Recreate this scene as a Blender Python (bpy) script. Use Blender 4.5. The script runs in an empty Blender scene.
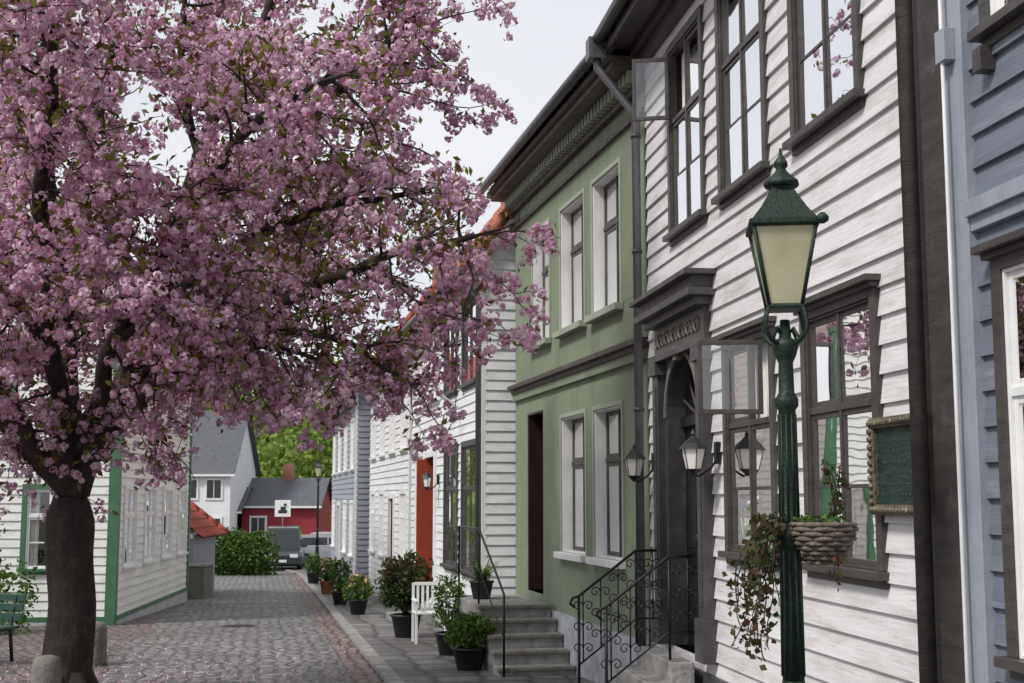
import bpy, math, random
import numpy as np
from mathutils import Vector, Matrix, noise
random.seed(7); np.random.seed(7)
scn=bpy.context.scene
COL=scn.collection

# ------------------------------------------------------------------ materials
MATS={}
def new_mat(name):
    m=bpy.data.materials.new(name); m.use_nodes=True
    nt=m.node_tree; b=nt.nodes['Principled BSDF']
    MATS[name]=m
    return m,nt,b
def N(nt,t,**kw):
    n=nt.nodes.new(t)
    for k,v in kw.items(): setattr(n,k,v)
    return n
def L(nt,a,b): nt.links.new(a,b)
def ramp(nt,fac,stops):
    r=N(nt,'ShaderNodeValToRGB')
    el=r.color_ramp.elements
    while len(el)<len(stops): el.new(0.5)
    for e,(p,c) in zip(el,stops):
        e.position=p; e.color=(c[0],c[1],c[2],1)
    L(nt,fac,r.inputs[0]); return r.outputs[0]
def noise_n(nt,scale,detail=4,stretch=(1,1,1),rough=.6):
    tc=N(nt,'ShaderNodeTexCoord'); mp=N(nt,'ShaderNodeMapping')
    mp.inputs['Scale'].default_value=stretch
    L(nt,tc.outputs['Object'],mp.inputs[0])
    n=N(nt,'ShaderNodeTexNoise'); n.inputs['Scale'].default_value=scale
    n.inputs['Detail'].default_value=detail; n.inputs['Roughness'].default_value=rough
    L(nt,mp.outputs[0],n.inputs[0]); return n.outputs[0]
def pm(name,col,var=.25,scale=3,rough=.6,bump=.15,bscale=40,stretch=(1,1,1),metal=0,dirt=None,spec=.5):
    m,nt,b=new_mat(name)
    n=noise_n(nt,scale,3,stretch)
    c0=tuple(max(0,c*(1-var)) for c in col); c1=tuple(min(1,c*(1+var*.6)) for c in col)
    c=ramp(nt,n,[(.3,c0),(.7,c1)])
    if dirt:
        n2=noise_n(nt,dirt[1],5,dirt[2] if len(dirt)>2 else (1,1,1),.7)
        f=ramp(nt,n2,[(dirt[3] if len(dirt)>3 else .52,(0,0,0)),(.75,(1,1,1))])
        mx=N(nt,'ShaderNodeMixRGB'); L(nt,f,mx.inputs[0]); L(nt,c,mx.inputs[1]); mx.inputs[2].default_value=(*dirt[0],1)
        c=mx.outputs[0]
    L(nt,c,b.inputs['Base Color'])
    b.inputs['Roughness'].default_value=rough; b.inputs['Metallic'].default_value=metal
    b.inputs['Specular IOR Level'].default_value=spec
    if bump:
        nb=noise_n(nt,bscale,2,stretch); bp=N(nt,'ShaderNodeBump'); bp.inputs['Strength'].default_value=bump; bp.inputs['Distance'].default_value=.02
        L(nt,nb,bp.inputs['Height']); L(nt,bp.outputs[0],b.inputs['Normal'])
    return m
pm('white_siding',(.71,.695,.695),.12,1.2,.55,.25,9,(.4,3,6),dirt=((.44,.41,.39),2.5,(.5,1,3),.47))
pm('white_siding_clean',(.76,.77,.78),.10,1.2,.55,.2,9,(.4,3,6),dirt=((.56,.56,.54),2.5,(.5,1,3),.5))
pm('cream_siding',(.78,.78,.74),.10,1.2,.55,.2,9,(.4,3,6),dirt=((.58,.58,.52),2.5,(.5,1,3),.5))
pm('bluegrey_siding',(.15,.17,.21),.18,1.2,.5,.25,9,(.4,3,6),dirt=((.25,.26,.29),2.5,(.5,1,3),.52))
pm('palegrey_siding',(.29,.31,.355),.10,1.2,.55,.2,9,(.4,3,6))
pm('palegrey_trim',(.30,.325,.375),.12,2,.5,.15,20,dirt=((.21,.23,.27),4,(1,1,.3),.48))
pm('green_render',(.215,.258,.172),.16,.9,.8,.35,60,dirt=((.155,.185,.13),1.6,(1,1,.3),.48))
pm('green_light',(.32,.36,.28),.1,2,.7,.1,30)
pm('stone_plinth',(.44,.46,.49),.3,5,.85,.8,14)
pm('dark_trim',(.062,.055,.051),.3,4,.45,.2,30,(.6,1,4),dirt=((.11,.10,.09),5,(1,1,1),.55))
pm('grey_trim',(.060,.056,.058),.3,4,.5,.2,30,dirt=((.12,.11,.11),5))
pm('brown_cornice',(.075,.060,.050),.3,5,.6,.2,30,dirt=((.14,.12,.10),5))
pm('white_trim',(.78,.78,.77),.1,3,.45,.08,30)
pm('green_trim',(.06,.16,.08),.2,3,.45,.08,30)
pm('dark_door',(.010,.012,.016),.3,3,.3,.05,30)
pm('brown_door',(.030,.014,.011),.3,3,.4,.1,30,(6,6,.6))
pm('orange_door',(.36,.062,.03),.15,3,.4,.05,30)
pm('iron_black',(.012,.012,.013),.3,20,.4,.2,80,metal=.3)
pm('lamp_green',(.009,.025,.015),.35,9,.5,.3,60,dirt=((.032,.045,.032),25,(1,1,1),.55),spec=.35)
pm('zinc_pipe',(.14,.14,.15),.2,5,.45,.1,30,metal=.5)
pm('dark_pipe',(.05,.05,.052),.2,5,.45,.1,30)
pm('tile_orange',(.44,.15,.08),.4,6,.75,.4,30,dirt=((.18,.11,.09),3))
pm('tile_red',(.34,.065,.045),.35,6,.7,.4,30,dirt=((.13,.05,.04),3))
pm('tile_dark',(.035,.035,.04),.3,6,.6,.4,30)
pm('slate',(.09,.095,.11),.2,4,.7,.2,30)
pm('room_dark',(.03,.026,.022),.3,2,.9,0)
pm('curtain',(.78,.77,.73),.15,8,.9,.1,30,(6,1,.5))
pm('curtain_red',(.35,.05,.05),.2,8,.9,.1,30)
pm('stone_step',(.29,.28,.27),.35,6,.85,.6,25,dirt=((.12,.13,.10),5))
pm('stone_grey',(.20,.19,.17),.35,6,.9,.8,20,dirt=((.08,.09,.06),6))
pm('pot_black',(.018,.018,.02),.3,5,.45,.1,30)
pm('pot_terracotta',(.35,.13,.07),.25,5,.8,.2,30)
pm('wicker',(.17,.14,.11),.5,30,.8,.9,60)
pm('gilt',(.15,.13,.085),.5,14,.45,.6,50,metal=.3)
pm('verdigris',(.020,.048,.038),.45,8,.45,.5,25,(1,1,2.5),metal=.2)
pm('lettering_metal',(.045,.075,.06),.3,14,.45,.2,50,metal=.3)
pm('bark',(.040,.030,.026),.45,6,.95,1.0,18,(1,1,.35),dirt=((.085,.075,.06),7))
pm('red_wood',(.28,.022,.035),.15,3,.6,.1,30)
pm('chimney_brick',(.30,.14,.10),.3,10,.85,.5,30)
pm('tyre',(.02,.02,.02),.2,5,.8,0)
pm('plate_white',(.8,.8,.8),.02,3,.4,0)
pm('sign_black',(.03,.03,.035),.02,3,.5,0)
pm('soil',(.05,.035,.022),.4,6,.95,.6,30)
pm('ochre_wall',(.66,.58,.42),.1,2,.8,.1,30)
pm('bench_green',(.02,.07,.05),.2,3,.5,.1,30)
pm('opal_glass',(.82,.80,.74),.05,3,.2,0)
pm('cast_iron',(.06,.055,.05),.3,12,.6,.5,60,metal=.3)
def carpaint(n,c):
    m,nt,b=new_mat(n); nz=noise_n(nt,2); L(nt,ramp(nt,nz,[(.3,tuple(x*.9 for x in c)),(.7,c)]),b.inputs['Base Color'])
    b.inputs['Roughness'].default_value=.25; b.inputs['Coat Weight'].default_value=.6
carpaint('car_dark',(.03,.045,.05)); carpaint('car_silver',(.35,.36,.38)); carpaint('car_glass',(.015,.018,.02))
m,nt,b=new_mat('window_pane')
out=nt.nodes['Material Output']
tr=N(nt,'ShaderNodeBsdfTransparent'); tr.inputs[0].default_value=(.86,.89,.87,1)
gl=N(nt,'ShaderNodeBsdfGlossy'); gl.inputs['Roughness'].default_value=.015; gl.inputs[0].default_value=(.95,.95,.95,1)
fr=N(nt,'ShaderNodeFresnel'); fr.inputs[0].default_value=2.2
nz=noise_n(nt,1.8,2); bp=N(nt,'ShaderNodeBump'); bp.inputs['Strength'].default_value=.10; bp.inputs['Distance'].default_value=.02
L(nt,nz,bp.inputs['Height']); L(nt,bp.outputs[0],gl.inputs['Normal']); L(nt,bp.outputs[0],fr.inputs['Normal'])
mx=N(nt,'ShaderNodeMixShader'); L(nt,fr.outputs[0],mx.inputs[0]); L(nt,tr.outputs[0],mx.inputs[1]); L(nt,gl.outputs[0],mx.inputs[2]); L(nt,mx.outputs[0],out.inputs[0])
m,nt,b=new_mat('lantern_glass')
L(nt,ramp(nt,noise_n(nt,5,4,(1,1,.5)),[(.3,(.60,.56,.36)),(.7,(.80,.78,.60))]),b.inputs['Base Color'])
b.inputs['Roughness'].default_value=.25
tl=N(nt,'ShaderNodeBsdfTranslucent'); tl.inputs[0].default_value=(.95,.92,.72,1)
mx=N(nt,'ShaderNodeMixShader'); mx.inputs[0].default_value=.45
L(nt,b.outputs[0],mx.inputs[1]); L(nt,tl.outputs[0],mx.inputs[2]); L(nt,mx.outputs[0],nt.nodes['Material Output'].inputs[0])
def leafmat(name,cols,transl=.35,nscale=.9,rough=.6):
    m,nt,b=new_mat(name)
    g=N(nt,'ShaderNodeNewGeometry')
    n=noise_n(nt,nscale,2)
    ad=N(nt,'ShaderNodeMath',operation='ADD'); ml=N(nt,'ShaderNodeMath',operation='MULTIPLY'); ml.inputs[1].default_value=.55
    m2=N(nt,'ShaderNodeMath',operation='MULTIPLY'); m2.inputs[1].default_value=.5
    L(nt,g.outputs['Random Per Island'],ml.inputs[0]); L(nt,n,m2.inputs[0]); L(nt,ml.outputs[0],ad.inputs[0]); L(nt,m2.outputs[0],ad.inputs[1])
    k=len(cols); st=[(.15+.6*i/(k-1),c) for i,c in enumerate(cols)]
    c=ramp(nt,ad.outputs[0],st)
    L(nt,c,b.inputs['Base Color']); b.inputs['Roughness'].default_value=rough; b.inputs['Specular IOR Level'].default_value=.2
    t=N(nt,'ShaderNodeBsdfTranslucent'); L(nt,c,t.inputs[0])
    mx=N(nt,'ShaderNodeMixShader'); mx.inputs[0].default_value=transl
    L(nt,b.outputs[0],mx.inputs[1]); L(nt,t.outputs[0],mx.inputs[2]); L(nt,mx.outputs[0],nt.nodes['Material Output'].inputs[0])
leafmat('cherry_blossom',[(.47,.19,.33),(.64,.34,.49),(.77,.52,.66),(.88,.74,.82)],.42,.8)
leafmat('cherry_leaf',[(.09,.045,.02),(.15,.095,.025),(.17,.16,.035),(.22,.25,.06)],.45)
leafmat('leaf_green',[(.02,.05,.012),(.045,.10,.02),(.08,.16,.03),(.14,.22,.05)],.3,2)
leafmat('leaf_dark',[(.012,.03,.012),(.025,.055,.02),(.05,.09,.03)],.25,3)
leafmat('leaf_red',[(.045,.022,.015),(.06,.055,.02),(.05,.09,.025),(.13,.05,.03)],.3,4)
leafmat('leaf_spring',[(.05,.10,.015),(.11,.18,.03),(.19,.28,.05),(.27,.34,.08)],.3,.15)
leafmat('flower_mix',[(.6,.1,.2),(.8,.5,.1),(.7,.6,.65)],.3,3)
# rounded setts: jittered voronoi cells on a stretched grid
def setts(name,cols,mort,w,h,ang,rnd=.55,bd=.05,big=(.60,1.22)):
    m,nt,b=new_mat(name)
    tc=N(nt,'ShaderNodeTexCoord'); mp=N(nt,'ShaderNodeMapping'); mp.vector_type='TEXTURE'
    mp.inputs['Rotation'].default_value=(0,0,ang); mp.inputs['Scale'].default_value=(w,h,1)
    L(nt,tc.outputs['Object'],mp.inputs[0])
    nz=N(nt,'ShaderNodeTexNoise'); nz.inputs['Scale'].default_value=.25; L(nt,mp.outputs[0],nz.inputs[0])
    sb=N(nt,'ShaderNodeVectorMath',operation='SCALE'); sb.inputs['Scale'].default_value=1.6; L(nt,nz.outputs['Color'],sb.inputs[0])
    ad=N(nt,'ShaderNodeVectorMath',operation='ADD'); L(nt,mp.outputs[0],ad.inputs[0]); L(nt,sb.outputs[0],ad.inputs[1])
    vs=[]
    for ft in ('DISTANCE_TO_EDGE','F1'):
        v=N(nt,'ShaderNodeTexVoronoi',voronoi_dimensions='2D',feature=ft); v.inputs['Scale'].default_value=1; v.inputs['Randomness'].default_value=rnd
        L(nt,ad.outputs[0],v.inputs['Vector']); vs.append(v)
    sp=N(nt,'ShaderNodeSeparateColor'); L(nt,vs[1].outputs['Color'],sp.inputs[0])
    k=len(cols); c=ramp(nt,sp.outputs[0],[(i/(k-1),c) for i,c in enumerate(cols)])
    n2=noise_n(nt,.55,5,(1,1,1),.75); n3=noise_n(nt,9,3)
    mx=N(nt,'ShaderNodeMixRGB',blend_type='MULTIPLY'); mx.inputs[0].default_value=1
    L(nt,c,mx.inputs[1]); L(nt,ramp(nt,n2,[(.3,(big[0],)*3),(.7,(big[1],)*3)]),mx.inputs[2])
    mx2=N(nt,'ShaderNodeMixRGB',blend_type='MULTIPLY'); mx2.inputs[0].default_value=1
    L(nt,mx.outputs[0],mx2.inputs[1]); L(nt,ramp(nt,n3,[(.3,(.72,.72,.72)),(.7,(1.2,1.2,1.2))]),mx2.inputs[2])
    e=N(nt,'ShaderNodeMapRange',interpolation_type='SMOOTHSTEP'); e.inputs['From Min'].default_value=.0; e.inputs['From Max'].default_value=.16
    L(nt,vs[0].outputs['Distance'],e.inputs['Value'])
    mm=N(nt,'ShaderNodeMixRGB'); mm.inputs[1].default_value=(*mort,1); L(nt,e.outputs[0],mm.inputs[0]); L(nt,mx2.outputs[0],mm.inputs[2])
    L(nt,mm.outputs[0],b.inputs['Base Color']); b.inputs['Roughness'].default_value=.65
    e2=N(nt,'ShaderNodeMapRange',interpolation_type='SMOOTHSTEP'); e2.inputs['From Max'].default_value=.35; L(nt,vs[0].outputs['Distance'],e2.inputs['Value'])
    a=N(nt,'ShaderNodeMath',operation='MULTIPLY_ADD'); a.inputs[1].default_value=.4; L(nt,n3,a.inputs[0]); L(nt,e2.outputs[0],a.inputs[2])
    bp=N(nt,'ShaderNodeBump'); bp.inputs['Strength'].default_value=1; bp.inputs['Distance'].default_value=bd
    L(nt,a.outputs[0],bp.inputs['Height']); L(nt,bp.outputs[0],b.inputs['Normal'])
ANG=math.atan(.19)
setts('cobble_road',[(.15,.147,.143),(.21,.205,.20),(.27,.262,.255),(.31,.295,.28)],(.07,.066,.06),.20,.14,ANG)
setts('cobble_pink',[(.15,.125,.12),(.21,.165,.155),(.255,.20,.19),(.23,.215,.21)],(.075,.062,.057),.19,.13,ANG+.3)
setts('pave_slab',[(.12,.115,.11),(.16,.155,.15),(.20,.19,.185)],(.05,.046,.042),.5,.62,ANG,.25,.012)
setts('gutter_brick',[(.17,.12,.105),(.23,.165,.145),(.27,.20,.18)],(.08,.06,.055),.18,.26,ANG,.3)
pm('kerb_stone',(.26,.25,.24),.35,4,.8,.5,20,dirt=((.14,.13,.12),3))
pm('ground_earth',(.085,.08,.06),.3,.5,.95,.4,10,dirt=((.06,.09,.03),.2))

# ------------------------------------------------------------------ mesh builder
class MB:
    def __init__(s): s.v=[]; s.f=[]; s.m=[]; s.mn=[]; s.M=None; s.smooth=[]
    def mi(s,n):
        if n not in s.mn: s.mn.append(n)
        return s.mn.index(n)
    def P(s,p):
        s.v.append(tuple(s.M(*p)) if s.M else tuple(p)); return len(s.v)-1
    def face(s,pts,mat,sm=False):
        ids=[s.P(p) for p in pts]; s.f.append(ids); s.m.append(s.mi(mat)); s.smooth.append(sm)
    def box(s,x0,x1,y0,y1,z0,z1,mat):
        if x0>x1:x0,x1=x1,x0
        if y0>y1:y0,y1=y1,y0
        if z0>z1:z0,z1=z1,z0
        i=[s.P(p) for p in [(x0,y0,z0),(x1,y0,z0),(x1,y1,z0),(x0,y1,z0),(x0,y0,z1),(x1,y0,z1),(x1,y1,z1),(x0,y1,z1)]]
        for q in [(0,3,2,1),(4,5,6,7),(0,1,5,4),(1,2,6,5),(2,3,7,6),(3,0,4,7)]:
            s.f.append([i[k] for k in q]); s.m.append(s.mi(mat)); s.smooth.append(False)
    def tube(s,pts,rad,n,mat,cap=True,sm=True):
        pts=[Vector(p) for p in pts]
        if not hasattr(rad,'__len__'): rad=[rad]*len(pts)
        rings=[]; t=(pts[1]-pts[0]).normalized()
        a=Vector((0,0,1)) if abs(t.z)<.9 else Vector((1,0,0))
        u=t.cross(a).normalized()
        for i,p in enumerate(pts):
            t=(pts[min(i+1,len(pts)-1)]-pts[max(i-1,0)])
            if t.length<1e-9: t=Vector((0,0,1))
            t.normalize(); u=(u-t*u.dot(t))
            if u.length<1e-6: u=t.orthogonal()
            u.normalize(); w=t.cross(u)
            rings.append([s.P(p+(u*math.cos(2*math.pi*k/n)+w*math.sin(2*math.pi*k/n))*rad[i]) for k in range(n)])
        for i in range(len(rings)-1):
            for k in range(n):
                s.f.append([rings[i][k],rings[i][(k+1)%n],rings[i+1][(k+1)%n],rings[i+1][k]]); s.m.append(s.mi(mat)); s.smooth.append(sm)
        if cap:
            for r in (rings[0][::-1],rings[-1]): s.f.append(r); s.m.append(s.mi(mat)); s.smooth.append(False)
    def lathe(s,c,prof,n,mat,sm=True,rot=0,cap=True):
        rings=[]
        for r,z in prof: rings.append([s.P((c[0]+r*math.cos(rot+2*math.pi*k/n),c[1]+r*math.sin(rot+2*math.pi*k/n),c[2]+z)) for k in range(n)])
        for i in range(len(rings)-1):
            for k in range(n):
                s.f.append([rings[i][k],rings[i][(k+1)%n],rings[i+1][(k+1)%n],rings[i+1][k]]); s.m.append(s.mi(mat)); s.smooth.append(sm)
        if cap:
            for r in (rings[0][::-1],rings[-1]): s.f.append(r); s.m.append(s.mi(mat)); s.smooth.append(False)
    def obj(s,name,parent=None,bevel=0):
        me=bpy.data.meshes.new(name); me.from_pydata(s.v,[],s.f)
        for n in s.mn: me.materials.append(MATS[n])
        me.polygons.foreach_set('material_index',s.m); me.polygons.foreach_set('use_smooth',s.smooth)
        me.update()
        o=bpy.data.objects.new(name,me); COL.objects.link(o)
        if parent: o.parent=parent
        if bevel:
            b=o.modifiers.new('bevel','BEVEL'); b.width=bevel; b.segments=2; b.limit_method='ANGLE'; b.angle_limit=math.radians(50)
        return o
def empty(name,loc=(0,0,0),mat=None):
    e=bpy.data.objects.new(name,None); e.empty_display_size=.3; COL.objects.link(e)
    if mat is not None: e.matrix_world=mat
    else: e.location=loc
    return e
GZ=lambda y: -.024*max(-60,min(62,y))

class House:
    def __init__(s,name,x,y,dx,dy):
        l=math.hypot(dx,dy); dx/=l; dy/=l
        s.mat=Matrix(((dx,-dy,0,x),(dy,dx,0,y),(0,0,1,0),(0,0,0,1)))
        s.e=empty(name,mat=s.mat); s.parts={}; s.M=None; s.bev={}
    def __call__(s,n,bev=0):
        if n not in s.parts: s.parts[n]=MB(); s.bev[n]=bev
        s.parts[n].M=s.M; return s.parts[n]
    def done(s):
        for n,mb in s.parts.items(): mb.obj(n,s.e,s.bev[n])
    def siding(s,part,a0,a1,z0,z1,h,mat,ops=(),proud=.028,rng=None):
        mb=s(part); k=max(1,round((z1-z0)/h)); h=(z1-z0)/k
        rg=rng or (lambda z:(a0,a1))
        for i in range(k):
            zb=z0+i*h; zt=zb+h
            br=sorted({zb,zt}|{z for o in ops for z in o[2:4] if zb<z<zt})
            for c,d in zip(br[:-1],br[1:]):
                A0,A1=rg(c); B0,B1=rg(d)
                if A1-A0<.01: continue
                dc=proud*(1-(c-zb)/h); dd=proud*(1-(d-zb)/h)
                iv=[(A0,A1)]
                for o in ops:
                    if o[2]<=c+1e-6 and o[3]>=d-1e-6:
                        nv=[]
                        for p,q in iv:
                            if o[1]<=p or o[0]>=q: nv.append((p,q)); continue
                            if o[0]>p: nv.append((p,o[0]))
                            if o[1]<q: nv.append((o[1],q))
                        iv=nv
                for p,q in iv:
                    p2=B0 if p==A0 else p; q2=B1 if q==A1 else q
                    j=random.uniform(-.002,.002); j2=random.uniform(-.002,.002)
                    mb.face([(p,dc+j,c),(q,dc+j2,c),(q2,dd+j2,d),(p2,dd+j,d)],mat)
                    if c==zb and proud>0: mb.face([(p,-.002,c),(q,-.002,c),(q,dc+j2,c),(p,dc+j,c)],mat)
    def window(s,x0,x1,z0,z1,rec=-.012,cas=.1,cm='dark_trim',fm='dark_trim',cols=2,tz=.68,bars=0,tbars=0,sill=True,hood=False,curt='curtain',lin=None,cd=.045,skip=(),cfrac=.4,simple=False,st=.036,apron=.05):
        f=s('window_frames',.003); g=s('window_glass'); it=s('window_interiors')
        lin=lin or fm; yb=-rec-.045
        if cas>0:
            f.box(x0-cas,x0,-.01,cd,z0-.0,z1+cas,cm); f.box(x1,x1+cas,-.01,cd,z0,z1+cas,cm)
            f.box(x0,x1,-.01,cd+.003,z1,z1+cas,cm)
        if sill:
            f.box(x0-cas-.03,x1+cas+.03,-.01,cd+.05,z0-.05,z0-.001,cm if cas>0 else lin)
            if apron: f.box(x0-cas,x1+cas,-.01,cd-.01,z0-.05-apron,z0-.051,cm if cas>0 else lin)
        if hood: f.box(x0-cas-.05,x1+cas+.05,-.01,cd+.07,z1+cas+.001,z1+cas+.04,cm); f.box(x0-cas-.03,x1+cas+.03,-.01,cd+.03,z1+cas-.03,z1+cas,cm)
        t=.018; ly=cd-.012
        f.box(x0,x0+t,yb,ly,z0,z1,lin); f.box(x1-t,x1,yb,ly,z0,z1,lin)
        f.box(x0+t,x1-t,yb,ly-.002,z1-t,z1,lin); f.box(x0+t,x1-t,yb,ly-.002,z0,z0+t,lin)
        X0,X1,Z0,Z1=x0+t,x1-t,z0+t,z1-t
        zt=Z0+(Z1-Z0)*tz if tz else Z1
        rows=[(Z0,zt)]
        if tz:
            f.box(X0,X1,yb+.001,-rec+.012,zt-.022,zt+.022,fm); rows=[(Z0,zt-.022),(zt+.022,Z1)]
        w=(X1-X0)/cols
        if cols>1 and cols%2==0: 
            xm=(X0+X1)/2; f.box(xm-.018,xm+.018,yb+.002,-rec+.010,Z0,Z1,fm)
        for ri,(za,zb) in enumerate(rows):
            for c in range(cols):
                if (ri,c) in skip: continue
                s.sash(f,g,X0+c*w,X0+(c+1)*w,za,zb,-rec-.038,-rec,st,fm,(bars if ri==0 else tbars))
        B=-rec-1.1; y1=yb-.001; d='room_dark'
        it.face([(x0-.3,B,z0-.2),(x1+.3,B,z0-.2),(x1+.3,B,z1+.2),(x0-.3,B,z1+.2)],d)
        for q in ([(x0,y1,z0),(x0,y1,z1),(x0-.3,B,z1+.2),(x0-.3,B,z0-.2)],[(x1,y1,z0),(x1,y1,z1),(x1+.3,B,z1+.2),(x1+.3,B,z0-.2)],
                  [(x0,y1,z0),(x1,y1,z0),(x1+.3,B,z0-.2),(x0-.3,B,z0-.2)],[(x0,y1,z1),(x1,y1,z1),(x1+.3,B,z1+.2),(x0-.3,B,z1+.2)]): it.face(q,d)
        if curt and not simple:
            cw=(x1-x0)*cfrac
            for (ca,cb) in ((x0,x0+cw*random.uniform(.8,1.2)),(x1-cw*random.uniform(.8,1.2),x1)):
                n=18; yy=yb-.05
                ph=random.uniform(0,6)
                for i in range(n):
                    p=ca+(cb-ca)*i/n; q=ca+(cb-ca)*(i+1)/n
                    fy=lambda x: yy-.016*math.sin(x*62+ph)-.008*math.sin(x*23+ph)
                    it.face([(p,fy(p),z0),(q,fy(q),z0),(q,fy(q),z1),(p,fy(p),z1)],curt,True)
    def sash(s,f,g,xa,xb,za,zb,ya,yb,st,fm,bars=0):
        f.box(xa,xa+st,ya,yb,za,zb,fm); f.box(xb-st,xb,ya,yb,za,zb,fm)
        f.box(xa+st,xb-st,ya,yb-.002,za,za+st,fm); f.box(xa+st,xb-st,ya,yb-.002,zb-st,zb,fm)
        zz=[za+st]
        for i in range(bars):
            z=za+(zb-za)*(i+1)/(bars+1); f.box(xa+st,xb-st,ya+.01,yb-.006,z-.012,z+.012,fm); zz+=[z]
        zz.append(zb-st); y=yb-.012
        for a,b in zip(zz[:-1],zz[1:]):
            e=[random.uniform(-.004,.004) for _ in range(2)]
            g.face([(xa+st-.005,y+e[0],a-.005),(xb-st+.005,y-e[0],a-.005),(xb-st+.005,y-e[0]+e[1],b+.005),(xa+st-.005,y+e[0]+e[1],b+.005)],'window_pane')
    def roof(s,x0,x1,ye,ze,yr,zr,ybk,mat,per=.23,row=.34,tiles=True):
        mb=s('roof')
        Ls=math.hypot(ye-yr,zr-ze); nx=(ye-yr)/Ls; nz=(zr-ze)/Ls
        def pt(x,t,h): return (x,ye-nx*t+nz*h,ze+nz*t+nx*h)
        if tiles:
            k=int((x1-x0)/per)*6; nr=int(Ls/row)+1
            for r in range(nr):
                t0=r*row; t1=min(Ls,t0+row)
                for i in range(k):
                    a=x0+(x1-x0)*i/k; b=x0+(x1-x0)*(i+1)/k
                    h=lambda x: .03*(math.sin(2*math.pi*(x-x0)/per)+.35*math.sin(4*math.pi*(x-x0)/per))
                    mb.face([pt(a,t0,h(a)+.075),pt(b,t0,h(b)+.075),pt(b,t1,h(b)+.045),pt(a,t1,h(a)+.045)],mat,True)
                    mb.face([pt(a,t0,h(a)+.03),pt(b,t0,h(b)+.03),pt(b,t0,h(b)+.075),pt(a,t0,h(a)+.075)],mat)
            mb.tube([(x0,yr,zr+.07),(x1,yr,zr+.07)],.1,8,mat)
            for r in range(int(Ls/row)): mb.tube([pt(x0+.02,r*row,.05),pt(x0+.02,(r+1)*row,.09)],[.105,.08],8,mat)
        mb.face([pt(x0,0,0),pt(x1,0,0),pt(x1,Ls,0),pt(x0,Ls,0)],mat)
        mb.face([(x0,ybk,ze),(x1,ybk,ze),(x1,yr,zr),(x0,yr,zr)],mat)
    def shell(s,L_,dep,zb,ze,zr,yr,mat,near=False,far=False):
        mb=s('back_walls')
        mb.face([(0,-dep,zb),(L_,-dep,zb),(L_,-dep,ze),(0,-dep,ze)],mat)
        if near is False: mb.face([(0,-.0,zb),(0,-dep,zb),(0,-dep,ze),(0,yr,zr),(0,0,ze)],mat)
        if far is False: mb.face([(L_,-.0,zb),(L_,-dep,zb),(L_,-dep,ze),(L_,yr,zr),(L_,0,ze)],mat)

# ------------------------------------------------------------------ ground
def strip(name,left,right,ys,mat,dz,kerb=False):
    mb=MB()
    for a,b in zip(ys[:-1],ys[1:]):
        mb.face([(left(a),a,GZ(a)+dz),(right(a),a,GZ(a)+dz),(right(b),b,GZ(b)+dz),(left(b),b,GZ(b)+dz)],mat)
        if kerb: mb.face([(left(a),a,GZ(a)-.02),(left(a),a,GZ(a)+dz),(left(b),b,GZ(b)+dz),(left(b),b,GZ(b)-.02)],mat)
    return mb.obj(name)
strip('ground',lambda y:-900,lambda y:900,[-60,62,1200],'ground_earth',0)
ys=[-20,0,15,30,47,51,55,58,62,70,80]
kx=lambda y: 1.5-.19*y if y<47 else 1.5-.19*47-.19*(y-47)-.006*(y-47)**2
wl=lambda y:.12*math.sin(y*.9)+.07*math.sin(y*2.3)
strip('cobbled_square',lambda y:-30 if y<62 else -60,lambda y:kx(y)-.1,[-20,0,15,30,47,62,90],'cobble_pink',.004)
ys2=[-20+i*.8 for i in range(103)]+[70,80]
strip('cobbled_road',lambda y:kx(y)-3.45+wl(y),lambda y:kx(y)-.42,ys2,'cobble_road',.010)
strip('brick_gutter',lambda y:kx(y)-.419,lambda y:kx(y)-.06,ys,'gutter_brick',.013)
strip('kerb',lambda y:kx(y)-.06,lambda y:kx(y)+.12,ys,'kerb_stone',.06,kerb=True)
strip('pavement',lambda y:kx(y)+.121,lambda y:12,ys,'pave_slab',.055)
mh=MB(); mh.lathe((0,0,0),[(.31,.0),(.31,.004),(.29,.006),(.02,.006)],24,'cast_iron',False)
for i in range(-4,5):
    h=math.sqrt(max(0,.27**2-(i*.06)**2)); mh.box(-h,h,i*.06-.012,i*.06+.012,.006,.012,'cast_iron')
o=mh.obj('manhole_cover'); o.location=(kx(24)-1.9,24,GZ(24)+.012); o.rotation_euler=(-.024,0,0)

# ------------------------------------------------------------------ H_A white near house
KA=-.139
OY=6.55
def XA(Y): return 3.19+KA*Y
sA=lambda Y:(Y-OY)*1.0096
A=House('white_wooden_house',XA(OY),OY,KA,1)
LA=sA(13.0)
EA=6.36
win=[(1.03,2.09,1.33,2.92),(2.82,3.87,1.33,2.92)]
upw=[(1.14,2.17,4.19,5.93),(2.85,3.88,4.19,5.93),(4.46,5.47,4.19,5.93)]
door=(4.34,6.02,.40,3.60)
A.siding('walls',.35,LA-.02,.25,EA,.168,'white_siding',win+upw+[door],.024)
A('walls').box(0,LA,-.1,.025,-.6,.25,'stone_plinth')
A('trim',.004).box(0,.33,-.05,.05,-.5,EA,'dark_trim')
A('trim').box(0.34,LA,0,.05,.2,.30,'grey_trim')
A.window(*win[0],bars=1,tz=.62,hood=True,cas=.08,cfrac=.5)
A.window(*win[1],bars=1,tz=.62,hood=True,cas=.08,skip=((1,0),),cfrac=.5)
for i,u in enumerate(upw): A.window(*u,bars=1,tz=.62,cas=.08,hood=False,cfrac=.5,skip=(((1,1),) if i==2 else ()))
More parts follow.
